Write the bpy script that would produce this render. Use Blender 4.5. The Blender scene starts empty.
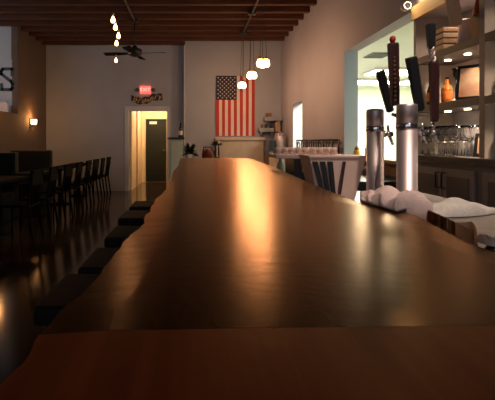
import bpy, bmesh, math, random
from math import pi, sin, cos, radians
from mathutils import Vector, Matrix
random.seed(7)
S = bpy.context.scene
COL = S.collection
# ---------------------------------------------------------------- camera
F = 430.0                                   # focal length in pixels of the 495 px frame
cd = bpy.data.cameras.new('camera'); cam = bpy.data.objects.new('camera', cd); COL.objects.link(cam)
cam.location = (0, 0, 1.26); cam.rotation_euler = (pi/2, 0, 0)
cd.sensor_width = 36; cd.lens = 36*F/495; cd.shift_x = 54.5/495; cd.shift_y = -58/495
cd.clip_start = 0.02
S.camera = cam
# ---------------------------------------------------------------- world, exposure, big lights
W = bpy.data.worlds.new('world'); S.world = W; W.use_nodes = True
W.node_tree.nodes['Background'].inputs[0].default_value = (.55, .62, .75, 1)
W.node_tree.nodes['Background'].inputs[1].default_value = .25
S.view_settings.view_transform = 'Standard'; S.view_settings.look = 'None'
S.view_settings.gamma = 1; S.view_settings.exposure = .22; S.view_settings.use_curve_mapping = False

def lamp(name, kind, loc, energy, color, size=.1, rot=(0,0,0), size_y=None, spot=None):
    l = bpy.data.lights.new(name, kind); l.energy = energy; l.color = color
    if kind == 'AREA':
        l.size = size
        if size_y: l.shape = 'RECTANGLE'; l.size_y = size_y
    else: l.shadow_soft_size = size
    if spot: l.spot_size = spot; l.spot_blend = .6
    o = bpy.data.objects.new(name, l); COL.objects.link(o); o.location = loc; o.rotation_euler = rot
    return o
# added cool fill, unseen behind the camera, to light the enclosed room
lamp('front_fill', 'AREA', (-.6, -2.85, 2.2), 17, (.86, .90, 1.0), 4.6, (pi/2+.42, 0, 0), 1.6)
# added unseen fill that brightens the white alcove wall; no window there
lamp('alcove_fill', 'AREA', (-5.6, 5.5, 2.9), 20, (.80, .86, 1.0), 2.2, (radians(88), 0, 0), 1.0)
# added overhead spots without fixtures, brightening towels, towers and cups
lamp('service_fill', 'SPOT', (1.18, .9, 3.4), 150, (1, .78, .64), .12, (radians(22), radians(4), 0), None, .60)
lamp('service_fill', 'SPOT', (.98, 2.9, 3.4), 120, (1, .82, .70), .12, (0, 0, 0), None, .50)
lamp('hall_light', 'POINT', (-1.1, 12.5, 2.3), 38, (1, .74, .44), .08)
WARM = (1, .56, .30)

# ---------------------------------------------------------------- materials
def mat(name, col, rough=.6, metal=0, var=0, vs=8, emit=0, ecol=None, trans=0, coat=0, bump=0, bs=40, spec=.5, scale=(1,1,1), col2=None, alpha=1):
    m = bpy.data.materials.new(name); m.use_nodes = True
    N = m.node_tree.nodes; L = m.node_tree.links; b = N['Principled BSDF']
    b.inputs['Base Color'].default_value = (*col, 1); b.inputs['Roughness'].default_value = rough
    b.inputs['Metallic'].default_value = metal; b.inputs['Specular IOR Level'].default_value = spec
    b.inputs['Coat Weight'].default_value = coat; b.inputs['Transmission Weight'].default_value = trans
    b.inputs['Alpha'].default_value = alpha
    if emit:
        b.inputs['Emission Color'].default_value = (*(ecol or col), 1); b.inputs['Emission Strength'].default_value = emit
    if var or bump or col2:
        tc = N.new('ShaderNodeTexCoord'); mp = N.new('ShaderNodeMapping'); mp.inputs['Scale'].default_value = scale
        L.new(tc.outputs['Object'], mp.inputs[0])
        nz = N.new('ShaderNodeTexNoise'); nz.inputs['Scale'].default_value = vs; nz.inputs['Detail'].default_value = 6
        L.new(mp.outputs[0], nz.inputs['Vector'])
        if var or col2:
            r = N.new('ShaderNodeValToRGB'); r.color_ramp.elements[0].position = .3; r.color_ramp.elements[1].position = .7
            c2 = col2 or tuple(min(1, c*(1+var)) for c in col); c1 = col if col2 else tuple(c*(1-var) for c in col)
            r.color_ramp.elements[0].color = (*c1, 1); r.color_ramp.elements[1].color = (*c2, 1)
            L.new(nz.outputs['Fac'], r.inputs[0]); L.new(r.outputs[0], b.inputs['Base Color'])
        if bump:
            n2 = N.new('ShaderNodeTexNoise'); n2.inputs['Scale'].default_value = bs; n2.inputs['Detail'].default_value = 4
            L.new(mp.outputs[0], n2.inputs['Vector'])
            bp = N.new('ShaderNodeBump'); bp.inputs['Strength'].default_value = bump; bp.inputs['Distance'].default_value = .01
            L.new(n2.outputs['Fac'], bp.inputs['Height']); L.new(bp.outputs[0], b.inputs['Normal'])
    return m

M = dict(
 wall = mat('grey painted wall', (.42,.43,.48), .8, var=.04, vs=2, bump=.1, bs=30),
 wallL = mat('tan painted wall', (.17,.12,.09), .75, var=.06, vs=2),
 wallR = mat('mauve painted wall', (.45,.42,.47), .75, var=.05, vs=1.5, bump=.1, bs=20),
 white = mat('white painted wall', (.62,.64,.66), .7, var=.03, vs=3),
 cream = mat('cream painted wall', (.80,.66,.48), .7, var=.04, vs=3),
 kitchen = mat('kitchen wall', (.84,.88,.72), .7, var=.02, vs=3),
 pillar = mat('blue grey painted jamb', (.34,.39,.50), .6, var=.03),
 floor = mat('polished brown concrete floor', (.034,.020,.010), .13, var=.35, vs=2.5, bump=.03, bs=9, spec=.28),
 joist = mat('red brown joist wood', (.10,.034,.015), .75, var=.35, vs=3, scale=(.6,6,6), bump=.3, bs=20),
 deck = mat('dark roof deck boards', (.06,.028,.018), .85, var=.3, vs=4, scale=(4,.5,1)),
 steel = mat('brushed stainless steel', (.66,.55,.54), .45, .85, var=.1, vs=6, scale=(1,1,.1)),
 drain = mat('worn stainless worktop', (.30,.27,.26), .35, 1, var=.25, vs=9),
 chrome = mat('chrome', (.6,.58,.58), .12, 1, var=.05),
 brass = mat('aged brass', (.55,.34,.13), .35, 1, var=.15, vs=20),
 black = mat('black plastic', (.012,.013,.015), .38, var=.2, vs=10),
 blackm = mat('black painted metal', (.02,.02,.022), .45, var=.2, vs=12),
 leather = mat('dark brown vinyl', (.012,.007,.005), .7, spec=.2, var=.25, vs=14, bump=.15),
 darkgreen = mat('dark green vinyl', (.006,.009,.007), .65, spec=.3, var=.25, vs=10, bump=.15),
 chair = mat('near black stained wood', (.004,.0032,.003), .85, spec=.1, var=.3, vs=8, scale=(8,8,1)),
 maroon = mat('dark maroon wood', (.045,.013,.012), .35, var=.3, vs=9, scale=(6,6,1)),
 red = mat('red glossy plastic', (.45,.03,.015), .3, var=.1),
 taupe = mat('taupe painted cabinet', (.16,.135,.115), .55, var=.05, vs=5),
 taupel = mat('light taupe painted wood', (.36,.30,.25), .55, var=.06, vs=5),
 shelfback = mat('grey shelf back', (.46,.43,.43), .7, var=.05, vs=4),
 ctop = mat('dark grey stone top', (.10,.09,.085), .3, var=.2, vs=30),
 header = mat('pale wood header', (.62,.46,.28), .6, var=.1, vs=5, scale=(8,1,8)),
 wood = mat('mid brown wood', (.24,.115,.045), .5, var=.3, vs=6, scale=(6,6,1)),
 palewood = mat('pale wood slats', (.50,.33,.20), .6, var=.2, vs=8, scale=(8,1,8)),
 towelp = mat('pinkish white terry', (.78,.60,.56), .95, var=.06, vs=60, bump=.5, bs=160),
 towelw = mat('white terry', (.62,.58,.53), .95, var=.06, vs=60, bump=.5, bs=160),
 tan = mat('orange brown leather', (.48,.15,.04), .6, var=.2, vs=25, bump=.3, bs=60),
 pinkpl = mat('dusty pink translucent plastic', (.72,.52,.44), .4, var=.05, vs=5),
 glass = mat('clear glass', (.95,.95,.95), .04, trans=1, var=.01),
 greenglass = mat('pale green frosted glass', (.50,.66,.52), .25, var=.06),
 darkglass = mat('dark bottle glass', (.02,.012,.01), .08, var=.2),
 amber = mat('amber liquor glass', (.50,.16,.03), .12, var=.3, vs=14),
 orange = mat('orange printed label', (.75,.22,.04), .5, var=.2, vs=30),
 yellow = mat('yellow plastic', (.75,.48,.03), .4, var=.1),
 cloudy = mat('pale lilac plastic', (.52,.45,.48), .5, var=.15, vs=12),
 redcloth = mat('red fabric', (.40,.06,.035), .85, var=.3, vs=15),
 bulb = mat('glowing bulb glass', (1,.75,.5), .3, emit=11, ecol=(1,.55,.25), var=.01),
 globe = mat('glowing pendant glass', (1,.8,.6), .3, emit=23, ecol=(1,.54,.26), var=.01),
 sconce = mat('glowing sconce shade', (1,.8,.5), .4, emit=16, ecol=(1,.50,.17), var=.01),
 tube = mat('fluorescent diffuser', (1,1,.95), .4, emit=12, ecol=(1,1,.86), var=.01),
 puck = mat('lit puck lens', (1,.9,.75), .3, emit=14, ecol=(1,.74,.48), var=.01),
 exit = mat('lit red exit panel', (.8,.05,.04), .4, emit=1.3, ecol=(1,.12,.09), var=.01),
 exitl = mat('lit exit lettering', (.9,.4,.35), .4, emit=1.5, ecol=(1,.42,.36), var=.01),
 teal = mat('dark teal paint', (.02,.055,.055), .5, var=.1),
 banner = mat('white vinyl banner', (.60,.62,.66), .6, var=.03),
 gold = mat('old gold paint', (.60,.42,.18), .5, var=.3, vs=12),
 fred = mat('flag red', (.52,.045,.025), .85, var=.08, vs=20),
 fwhite = mat('flag white', (.78,.66,.60), .85, var=.04, vs=20),
 fblue = mat('flag navy', (.035,.035,.06), .85, var=.1, vs=20),
 mint = mat('pale mint painted panel', (.40,.46,.40), .6, var=.05),
 leaf = mat('dark green leaf', (.015,.035,.022), .5, var=.4, vs=12),
 paper = mat('white paper', (.7,.66,.62), .8, var=.03),
 greyshelf = mat('grey painted shelf', (.30,.32,.33), .5, var=.1),
 photo = mat('warm toned print', (.62,.44,.30), .6, var=.0, vs=9, col2=(.50,.20,.10)),
 pink = mat('crumpled pink paper', (.85,.58,.48), .9, var=.15, vs=20),
 beige = mat('cream panel', (.55,.44,.33), .65, var=.08, vs=4),
 vent = mat('grey vent metal', (.12,.13,.12), .5, .3, var=.1),
)
def bar_mat(name, c1, c2, c3, rough):
    m = bpy.data.materials.new(name); m.use_nodes = True
    N = m.node_tree.nodes; L = m.node_tree.links; b = N['Principled BSDF']
    tc = N.new('ShaderNodeTexCoord'); mp = N.new('ShaderNodeMapping'); mp.inputs['Scale'].default_value = (9, .55, 3)
    L.new(tc.outputs['Object'], mp.inputs[0])
    n = N.new('ShaderNodeTexNoise'); n.inputs['Scale'].default_value = 3; n.inputs['Detail'].default_value = 8; n.inputs['Distortion'].default_value = .8
    L.new(mp.outputs[0], n.inputs['Vector'])
    r = N.new('ShaderNodeValToRGB'); e = r.color_ramp.elements
    e[0].position = .32; e[0].color = (*c1, 1); e[1].position = .68; e[1].color = (*c3, 1); k = e.new(.5); k.color = (*c2, 1)
    L.new(n.outputs['Fac'], r.inputs[0])
    n2 = N.new('ShaderNodeTexNoise'); n2.inputs['Scale'].default_value = 7; n2.inputs['Detail'].default_value = 5
    L.new(tc.outputs['Object'], n2.inputs['Vector'])
    mr = N.new('ShaderNodeMapRange'); mr.inputs[3].default_value = rough; mr.inputs[4].default_value = rough
    L.new(n2.outputs['Fac'], mr.inputs[0]); 
    n3 = N.new('ShaderNodeTexNoise'); n3.inputs['Scale'].default_value = 38; n3.inputs['Detail'].default_value = 3
    L.new(tc.outputs['Object'], n3.inputs['Vector'])
    bp = N.new('ShaderNodeBump'); bp.inputs['Strength'].default_value = .28; bp.inputs['Distance'].default_value = .0012
    L.new(n3.outputs['Fac'], bp.inputs['Height'])
    # amber varnish: a tinted clear layer over the matt wood, stronger at grazing angles
    df = N.new('ShaderNodeBsdfDiffuse'); gl = N.new('ShaderNodeBsdfAnisotropic'); fr = N.new('ShaderNodeFresnel'); fr.inputs['IOR'].default_value = 1.34
    gl.inputs['Color'].default_value = (1, .70, .47, 1)
    L.new(r.outputs[0], df.inputs['Color']); L.new(mr.outputs[0], gl.inputs['Roughness'])
    for q in (df, gl, fr): L.new(bp.outputs[0], q.inputs['Normal'])
    mx = N.new('ShaderNodeMixShader'); L.new(fr.outputs[0], mx.inputs[0]); L.new(df.outputs[0], mx.inputs[1]); L.new(gl.outputs[0], mx.inputs[2])
    out = [n_ for n_ in N if n_.type == 'OUTPUT_MATERIAL'][0]; N.remove(b); L.new(mx.outputs[0], out.inputs['Surface'])
    return m
M['slab'] = bar_mat('dark oiled slab wood', (.032,.013,.006), (.050,.020,.008), (.072,.029,.011), .26)
M['slab2'] = bar_mat('red brown slab wood', (.19,.032,.006), (.25,.045,.009), (.31,.060,.014), .45)
M['bark'] = mat('rough live edge', (.13,.06,.03), .7, var=.4, vs=14, bump=.5, bs=30)

# ---------------------------------------------------------------- mesh builder
class MB:
    def __init__(s): s.bm = bmesh.new(); s.mi = 0; s.smooth = False
    def _f(s, vs):
        try:
            f = s.bm.faces.new(vs); f.material_index = s.mi; f.smooth = s.smooth; return f
        except ValueError: return None
    def box(s, x0, x1, y0, y1, z0, z1, bev=0, rot=None, about=None):
        r = bmesh.ops.create_cube(s.bm, size=1); vs = r['verts']
        for v in vs: v.co = Vector(((x0+x1)/2 + v.co.x*(x1-x0), (y0+y1)/2 + v.co.y*(y1-y0), (z0+z1)/2 + v.co.z*(z1-z0)))
        fs = list({f for v in vs for f in v.link_faces})
        for f in fs: f.material_index = s.mi
        if bev:
            es = list({e for v in vs for e in v.link_edges})
            rr = bmesh.ops.bevel(s.bm, geom=es, offset=bev, segments=2, affect='EDGES', profile=.6)
            vs = list({v for f in rr['faces'] for v in f.verts} | {v for v in vs if v.is_valid})
            for f in rr['faces']: f.material_index = s.mi
        if rot is not None:
            c = Vector(about) if about else Vector(((x0+x1)/2, (y0+y1)/2, (z0+z1)/2))
            for v in vs: v.co = c + rot @ (v.co - c)
        return s
    def tube(s, pts, r, n=8, caps=True):
        pts = [Vector(p) for p in pts]; rs = r if isinstance(r, (list, tuple)) else [r]*len(pts)
        rings = []; up = None
        for i, p in enumerate(pts):
            d = (pts[min(i+1, len(pts)-1)] - pts[max(i-1, 0)]).normalized()
            if up is None: up = Vector((0,0,1)) if abs(d.z) < .9 else Vector((1,0,0))
            a = d.cross(up).normalized(); b2 = a.cross(d).normalized(); up = b2
            rings.append([s.bm.verts.new(p + (a*cos(2*pi*k/n) + b2*sin(2*pi*k/n))*rs[i]) for k in range(n)])
        sm = s.smooth; s.smooth = n > 5
        for i in range(len(rings)-1):
            for k in range(n): s._f([rings[i][k], rings[i][(k+1)%n], rings[i+1][(k+1)%n], rings[i+1][k]])
        s.smooth = sm
        if caps: s._f(rings[0][::-1]); s._f(rings[-1])
        return s
    def lathe(s, prof, c=(0,0,0), n=20, axis='z'):
        c = Vector(c); rings = []
        for r, z in prof:
            ring = []
            for k in range(n):
                a = 2*pi*k/n; x, y = r*cos(a), r*sin(a)
                p = {'z': (x,y,z), 'y': (x,z,y), 'x': (z,x,y)}[axis]
                ring.append(s.bm.verts.new(c + Vector(p)))
            rings.append(ring)
        sm = s.smooth; s.smooth = True
        for i in range(len(rings)-1):
            for k in range(n): s._f([rings[i][k], rings[i][(k+1)%n], rings[i+1][(k+1)%n], rings[i+1][k]])
        s.smooth = sm
        s._f(rings[0][::-1]); s._f(rings[-1]); return s
    def prism(s, poly, a, b, axis='y'):
        def P(u, v, w): return {'y': (u, w, v), 'x': (w, u, v), 'z': (u, v, w)}[axis]
        A = [s.bm.verts.new(P(u, v, a)) for u, v in poly]; B = [s.bm.verts.new(P(u, v, b)) for u, v in poly]
        s._f(A[::-1]); s._f(B); n = len(poly)
        for i in range(n): s._f([A[i], A[(i+1)%n], B[(i+1)%n], B[i]])
        return s
    def shell(s, nu, nv, top, bot):
        "closed lump: top(u,v) and bot(u,v) give points"
        T = [[s.bm.verts.new(top(i/nu, j/nv)) for j in range(nv+1)] for i in range(nu+1)]
        B = [[s.bm.verts.new(bot(i/nu, j/nv)) for j in range(nv+1)] for i in range(nu+1)]
        s.smooth = True
        for i in range(nu):
            for j in range(nv):
                s._f([T[i][j], T[i+1][j], T[i+1][j+1], T[i][j+1]]); s._f([B[i][j], B[i][j+1], B[i+1][j+1], B[i+1][j]])
        for i in range(nu):
            s._f([T[i][0], B[i][0], B[i+1][0], T[i+1][0]]); s._f([T[i][nv], T[i+1][nv], B[i+1][nv], B[i][nv]])
        for j in range(nv):
            s._f([T[0][j], T[0][j+1], B[0][j+1], B[0][j]]); s._f([T[nu][j], B[nu][j], B[nu][j+1], T[nu][j+1]])
        return s
    def build(s, name, m, parent=None, loc=None, rot=None):
        bmesh.ops.recalc_face_normals(s.bm, faces=s.bm.faces[:])
        me = bpy.data.meshes.new(name); s.bm.to_mesh(me); s.bm.free()
        for k in (m if isinstance(m, (list, tuple)) else [m]): me.materials.append(M[k])
        o = bpy.data.objects.new(name, me); COL.objects.link(o)
        if parent: o.parent = parent
        if loc: o.location = loc
        if rot: o.rotation_euler = rot
        return o
def tag(o, label, cat, group=None, kind=None):
    o['label'] = label; o['category'] = cat
    if group: o['group'] = group
    if kind: o['kind'] = kind
    return o
def thing(name, label, cat, loc=(0,0,0), rz=0, group=None):
    o = bpy.data.objects.new(name, None); COL.objects.link(o); o.empty_display_size = .05
    o.location = loc; o.rotation_euler = (0, 0, rz); return tag(o, label, cat, group)
def struct(name, mb, m, label, parent=None):
    o = mb.build(name, m, parent)
    if not parent: o['kind'] = 'structure'; o['label'] = label; o['category'] = name.split('_')[0]
    return o
def dup(root, loc, rz=0, label=None, group=None):
    r = root.copy(); COL.objects.link(r); r.location = loc; r.rotation_euler = (0, 0, rz)
    if label: r['label'] = label
    if group: r['group'] = group
    for ch in list(root.children):
        c = ch.copy(); COL.objects.link(c); c.parent = r
        for g in ch.children:
            d = g.copy(); COL.objects.link(d); d.parent = c
    return r
def B(*a, **k): return MB().box(*a, **k)
def text_mesh(name, txt, size, m, parent, loc, rot=(pi/2,0,0), ext=.004, shear=0):
    c = bpy.data.curves.new(name, 'FONT'); c.body = txt; c.size = size; c.extrude = ext; c.align_x = 'CENTER'; c.align_y = 'CENTER'; c.shear = shear
    t = bpy.data.objects.new(name, c); COL.objects.link(t); bpy.context.view_layer.update()
    me = bpy.data.meshes.new_from_object(t.evaluated_get(bpy.context.evaluated_depsgraph_get()))
    bpy.data.objects.remove(t); me.materials.clear(); me.materials.append(M[m])
    o = bpy.data.objects.new(name, me); COL.objects.link(o); o.parent = parent; o.location = loc; o.rotation_euler = rot; return o

# ================================================================ STRUCTURE
YB, YR, XL, XR, ZC = 11.1, 10.8, -3.79, 2.21, 3.72
struct('floor', B(-7, 7, -3.2, 14, -.1, 0), 'floor', 'polished dark brown concrete floor')
ceil = struct('ceiling', B(-7, 2.75, -3.2, 11.3, 3.97, 4.05), 'deck', 'dark wooden roof deck')
y = -2.63
while y < 11:
    struct('joist', B(-7, XR+.3, y-.05, y+.05, ZC, 3.965), 'joist', '', ceil); y += .45
# back wall with doorway, then the part that steps forward
w = MB()
w.box(-7, -1.652, YB, YB+.12, 0, 3.95); w.box(-.671, -.2, YB, YB+.12, 0, 3.95); w.box(-1.652, -.671, YB, YB+.12, 2.06, 3.95)
w.box(-.2, XR+.2, YR, YB+.12, 0, 3.95)
struct('wall_back', w, 'wall', 'grey back wall with a doorway')
c = MB(); c.box(-1.755, -1.652, YB-.03, YB, 0, 2.06); c.box(-.671, -.60, YB-.03, YB, 0, 2.06); c.box(-1.755, -.60, YB-.03, YB, 2.06, 2.18)
struct('trim_1', c, 'white', 'grey casing around the back doorway')
struct('trim_2', B(-.225, -.2, YR-.012, YR+.01, 0, 3.70), 'white', 'pale corner strip on the back wall')
# corridor behind the doorway
struct('wall_corridor_left', B(-1.72, -1.60, YB+.12, 13.5, 0, 2.6), 'cream', 'cream corridor wall')
struct('wall_corridor_right', B(-.62, -.5, YB+.12, 13.5, 0, 2.6), 'cream', 'cream corridor wall')
struct('wall_corridor_end', B(-1.72, -.5, 13.5, 13.62, 0, 2.6), 'cream', 'cream wall at corridor end')
struct('ceiling_corridor', B(-1.72, -.5, YB+.12, 13.5, 2.5, 2.6), 'cream', 'corridor ceiling')
struct('trim_3', B(-1.60, -1.55, 12.1, 12.2, 0, 2.45), 'cream', 'cream door frame post in the corridor')
d = struct('door_1', B(-1.475, -.84, 13.45, 13.5, .02, 1.98), 'darkgreen', 'dark olive door at corridor end')
B(-1.36, -1.13, 13.43, 13.45, 1.82, 1.9).build('door_plate', 'paper', d)
MB().lathe([(.012,0),(.012,-.05),(.028,-.055),(.028,-.08)], (-.91, 13.45, 1.0), 12, 'y').build('door_handle', 'chrome', d)
# left wall: full height at the rear, low towards the camera
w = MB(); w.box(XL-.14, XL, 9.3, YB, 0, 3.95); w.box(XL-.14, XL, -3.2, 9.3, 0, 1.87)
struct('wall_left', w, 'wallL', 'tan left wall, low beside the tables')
struct('wall_alcove', B(-7, XL-.14, 9.32, 9.42, 0, 3.95), 'white', 'white alcove wall facing the room')
struct('wall_far_left', B(-7.1, -7, -3.2, 11.2, 0, 3.95), 'white', 'white far left wall')
# right wall with doorway and wide pass-through
w = MB()
w.box(XR, XR+.19, 9.5, YR, 0, 3.95); w.box(XR, XR+.19, 8.7, 9.5, 2.1, 3.95); w.box(XR, XR+.19, 6.3, 8.7, 0, 3.95)
w.box(XR, XR+.19, 2, 6.3, 2.58, 3.95); w.box(XR+.33, XR+.45, -3.2, 4.2, 0, 2.58); w.box(XR, XR+.45, -3.2, 2, 2.58, 3.95)
w.box(XR, XR+.19, 4.26, 6.3, 0, .88)
struct('wall_right', w, 'wallR', 'mauve right wall with a pass-through')
struct('trim_4', B(XR-.005, XR+.195, 6.27, 6.3, .9, 2.58), 'pillar', 'blue grey jamb of the pass-through')
# kitchen beyond
struct('wall_kitchen_back', B(2.40, 7, 11.6, 11.7, 0, 2.75), 'kitchen', 'pale kitchen wall')
struct('wall_kitchen_right', B(6.9, 7, 4.3, 11.6, 0, 2.75), 'kitchen', 'pale kitchen side wall')
struct('wall_kitchen_near', B(2.54, 7, 4.2, 4.3, 0, 2.75), 'kitchen', 'pale kitchen near wall')
struct('ceiling_kitchen', B(2.40, 7, 4.2, 11.7, 2.75, 2.85), 'kitchen', 'pale kitchen ceiling')
# front wall behind the camera with its window opening
w = MB(); w.box(-7, 2.7, -3.2, -3.1, 0, 1.3); w.box(-7, 2.7, -3.2, -3.1, 3.1, 3.95); w.box(-7, -3, -3.2, -3.1, 1.3, 3.1); w.box(1.8, 2.7, -3.2, -3.1, 1.3, 3.1)
struct('wall_front', w, 'wall', 'grey front wall with shop window')

# ================================================================ BAR
EL = [(.10,-.175),(.36,-.170),(.42,-.166),(.48,-.171),(.55,-.166),(.63,-.156),(.78,-.148),(.92,-.150),(1.06,-.135),(1.16,-.128),(1.25,-.140),(1.33,-.133),(1.6,-.140),(1.9,-.122),(2.15,-.123),(2.6,-.135),(3.2,-.145),(3.9,-.132),(4.6,-.150),(5.3,-.155),(5.64,-.17)]
ER = [(.10,.60),(.42,.60),(.48,.595),(.70,.59),(.836,.587),(.90,.583),(1.0,.60),(1.08,.617),(1.18,.640),(1.27,.652),(1.4,.622),(1.52,.585),(1.67,.588),(1.9,.597),(2.2,.610),(2.51,.624),(3.11,.665),(3.5,.685),(3.93,.70),(4.6,.72),(5.3,.745),(5.64,.748)]
def lerp(tab, y):
    for (a, p), (b, q) in zip(tab, tab[1:]):
        if a <= y <= b: return p + (q-p)*(y-a)/(b-a)
    return tab[0][1] if y < tab[0][0] else tab[-1][1]
def jit(y, k): return .002*sin(y*29+k) + .0015*sin(y*71+2*k)
def seam(x): return .477 + .03*(x+.16)            # the joint is slightly out of square
def slab(mb, rows, y0f, y1f, z0, z1, nx=10):
    g = []
    for i in range(rows+1):
        t = i/rows; row = []
        ym = y0f(.2) + (y1f(.2)-y0f(.2))*t
        for j in range(nx+1):
            u = j/nx; yy = lambda x: y0f(x) + (y1f(x)-y0f(x))*t
            xl, xr = lerp(EL, ym)+jit(ym, 1), lerp(ER, ym)+jit(ym, 4); x = xl + (xr-xl)*u
            row.append((x, yy(x)))
        g.append(row)
    T = [[mb.bm.verts.new((x, yy, z1 - (.004 if j in (0, nx) else 0))) for j, (x, yy) in enumerate(r)] for r in g]
    Bt = [[mb.bm.verts.new((x + (.022 if j == 0 else -.022 if j == nx else 0), yy, z0)) for j, (x, yy) in enumerate(r)] for r in g]
    for i in range(rows):
        for j in range(nx):
            mb._f([T[i][j], T[i][j+1], T[i+1][j+1], T[i+1][j]]); mb._f([Bt[i][j], Bt[i+1][j], Bt[i+1][j+1], Bt[i][j+1]])
        mb.mi = 1
        mb._f([T[i][0], T[i+1][0], Bt[i+1][0], Bt[i][0]]); mb._f([T[i][nx], Bt[i][nx], Bt[i+1][nx], T[i+1][nx]]); mb.mi = 0
    for j in range(nx):
        mb._f([T[0][j], Bt[0][j], Bt[0][j+1], T[0][j+1]]); mb._f([T[rows][j], T[rows][j+1], Bt[rows][j+1], Bt[rows][j]])
    return mb
bar = thing('bar_counter', 'long live-edge dark wooden bar counter running to the back of the room', 'bar')
slab(MB(), 160, lambda x: seam(x)+.001, lambda x: 5.64, .985, 1.05).build('slab', ['slab', 'bark'], bar)
e = slab(MB(), 24, lambda x: .10, lambda x: seam(x)-.0005, .985, 1.0505).build('end_slab', ['slab2', 'bark'], bar); e['label'] = 'redder brown end slab'
B(.08, .46, .15, 5.55, 0, .985).build('base_panel', 'wood', bar)

# bar stools along the left edge
st = thing('bar_stool', 'nearest dark backless bar stool beside the bar edge', 'stool', (-.31, 1.50, 0), 0, 'bar stools along the bar')
B(-.185, .185, -.18, .18, .69, .75, .018).build('seat', 'leather', st)
for sx in (-1, 1):
    for sy in (-1, 1):
        MB().tube([(sx*.14, sy*.14, .69), (sx*.175, sy*.165, 0)], .013).build('leg', 'blackm', st)
MB().tube([(-.165,-.158,.25),(.165,-.158,.25),(.165,.158,.25),(-.165,.158,.25),(-.165,-.158,.25)], .009).build('footrest', 'blackm', st)
for x, y, l in ((-.285, 1.915, 'second nearest dark backless bar stool beside the bar edge'), (-.29, 2.46, 'third nearest, middle one of the five dark bar stools'), (-.32, 3.05, 'dark backless bar stool, second from the far end of the row'), (-.32, 3.56, 'farthest dark bar stool of the row beside the bar')):
    dup(st, (x, y, 0), 0, l)

# service counter behind the bar
sc = thing('service_counter', 'low stainless steel service counter behind the bar', 'counter', (0,0,0))
w = MB(); w.box(.50, 1.02, .7, 5.5, .93, .95); w.box(1.02, 1.40, .7, 2.72, .93, .95); w.build('worktop', 'drain', sc)
w = MB(); w.box(.62, 1.0, .75, 5.45, .08, .93); w.box(1.0, 1.36, .75, 2.68, .08, .93); w.box(.64,1.33,.8,2.6,0,.08); w.build('cabinet', 'blackm', sc)

# beer towers
def handle(p0, p1, w, d, m, nm='tap_handle'):
    "paddle between two points, w across, d thick, widening a little to the top"
    p0, p1 = Vector(p0), Vector(p1); ax = (p1-p0).normalized(); sx = Vector((1,0,0)); sx = (sx - ax*sx.dot(ax)).normalized(); sy = ax.cross(sx)
    mb = MB(); rings = []
    for t, k in ((0,.55),(.03,.8),(.97,1.0),(1,.86)):
        c = p0 + (p1-p0)*t
        rings.append([mb.bm.verts.new(c + sx*w/2*k*a + sy*d/2*k*b) for a, b in ((-1,-.7),(-.7,-1),(.7,-1),(1,-.7),(1,.7),(.7,1),(-.7,1),(-1,.7))])
    for i in range(3):
        for k in range(8): mb._f([rings[i][k], rings[i][(k+1)%8], rings[i+1][(k+1)%8], rings[i+1][k]])
    mb._f(rings[0][::-1]); mb._f(rings[-1]); return mb
def tower(label, x, y, r, top, faucets):
    t = thing('beer_tower', label, 'beer tap', (x, y, .95), 0, None)
    h = top-.95
    MB().lathe([(r*1.35,0.002),(r*1.35,.012),(r,.02),(r,h-.115)], n=28).build('column', 'steel', t)
    MB().lathe([(r*1.04,h-.115),(r*1.06,h-.11),(r*1.06,h-.095),(r*1.03,h-.09)], n=28).build('collar', 'chrome', t)
    MB().lathe([(r,h-.09),(r,h-.012),(r*.96,h-.003),(r*.6,h)], n=28).build('cap', 'steel', t)
    for fx, fz, fy in faucets:
        m = MB(); m.tube([(r*.85, fy, fz-.95), (fx-x-.012, fy, fz-.95)], .0095, 10); m.tube([(r*.98, fy, fz-.95), (r*.98+.012, fy, fz-.95)], .017, 12)
        m.tube([(fx-x-.02, fy, fz-.95), (fx-x+.018, fy, fz-.95)], .0125, 12)
        f = m.build('faucet', 'chrome', t)
        MB().tube([(fx-x, fy, fz-.955), (fx-x+.008, fy, fz-.975), (fx-x+.02, fy, fz-1.005)], [.0085,.008,.0065], 10).build('spout', 'chrome', f)
        MB().tube([(fx-x-.002, fy, fz-.945), (fx-x-.006, fy, fz-.905)], [.006,.008], 8).build('lever_stem', 'chrome', f)
    return t
def pt(px, py, d): return Vector(((px-193)*d/F, d, 1.26-(py-142)*d/F))
D1, D2 = 2.2, 1.98
t1 = tower('stainless steel beer tower with a black handle, left of the two', .931, D1, .042, pt(375,109,D1).z, [(pt(389,134,D1).x, pt(389,134,D1).z, 0)])
def loc(t, v): return v - t.location
handle(loc(t1, pt(390.5,112,D1)), loc(t1, pt(380,71,D1-.03)), .042, .03, 'black').build('tap_handle', 'black', t1)
# the chain patterned handle stands on the rear faucet of the nearer tower
t2 = tower('stainless steel beer tower with three tall handles, right of the two', .985, D2, .045, pt(406,104,D2).z, [(pt(421,133,D2).x, pt(421,133,D2).z, -.02), (pt(437,132,D2).x, pt(437,132,D2).z, .02)])
f3 = MB().tube([(-.02, .04, pt(396,112,2.02).z-.95-.02), (pt(396,112,2.02).x-t2.location.x, .075, pt(396,112,2.02).z-.95-.01)], .009, 8); f3.build('faucet', 'chrome', t2)
hp = handle(loc(t2, pt(395,106,2.05)), loc(t2, pt(393,43,2.03)), .048, .03, 'maroon').build('tap_handle', 'maroon', t2)
b = MB(); 
for k in range(12):
    q = loc(t2, pt(394.5-.1*k, 100-4.3*k, 2.032)); b.tube([q+Vector((0,-.012,0)), q+Vector((0,-.004,0))], .005, 8)
b.build('stud', 'brass', hp)['label'] = 'column of small brass studs'
MB().lathe([(.004,-.018),(.011,-.013),(.015,0),(.011,.013),(.003,.017)], loc(t2, pt(392.6,39.5,2.03)), 14).build('knob', 'red', hp)['label'] = 'round red knob'
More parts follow.
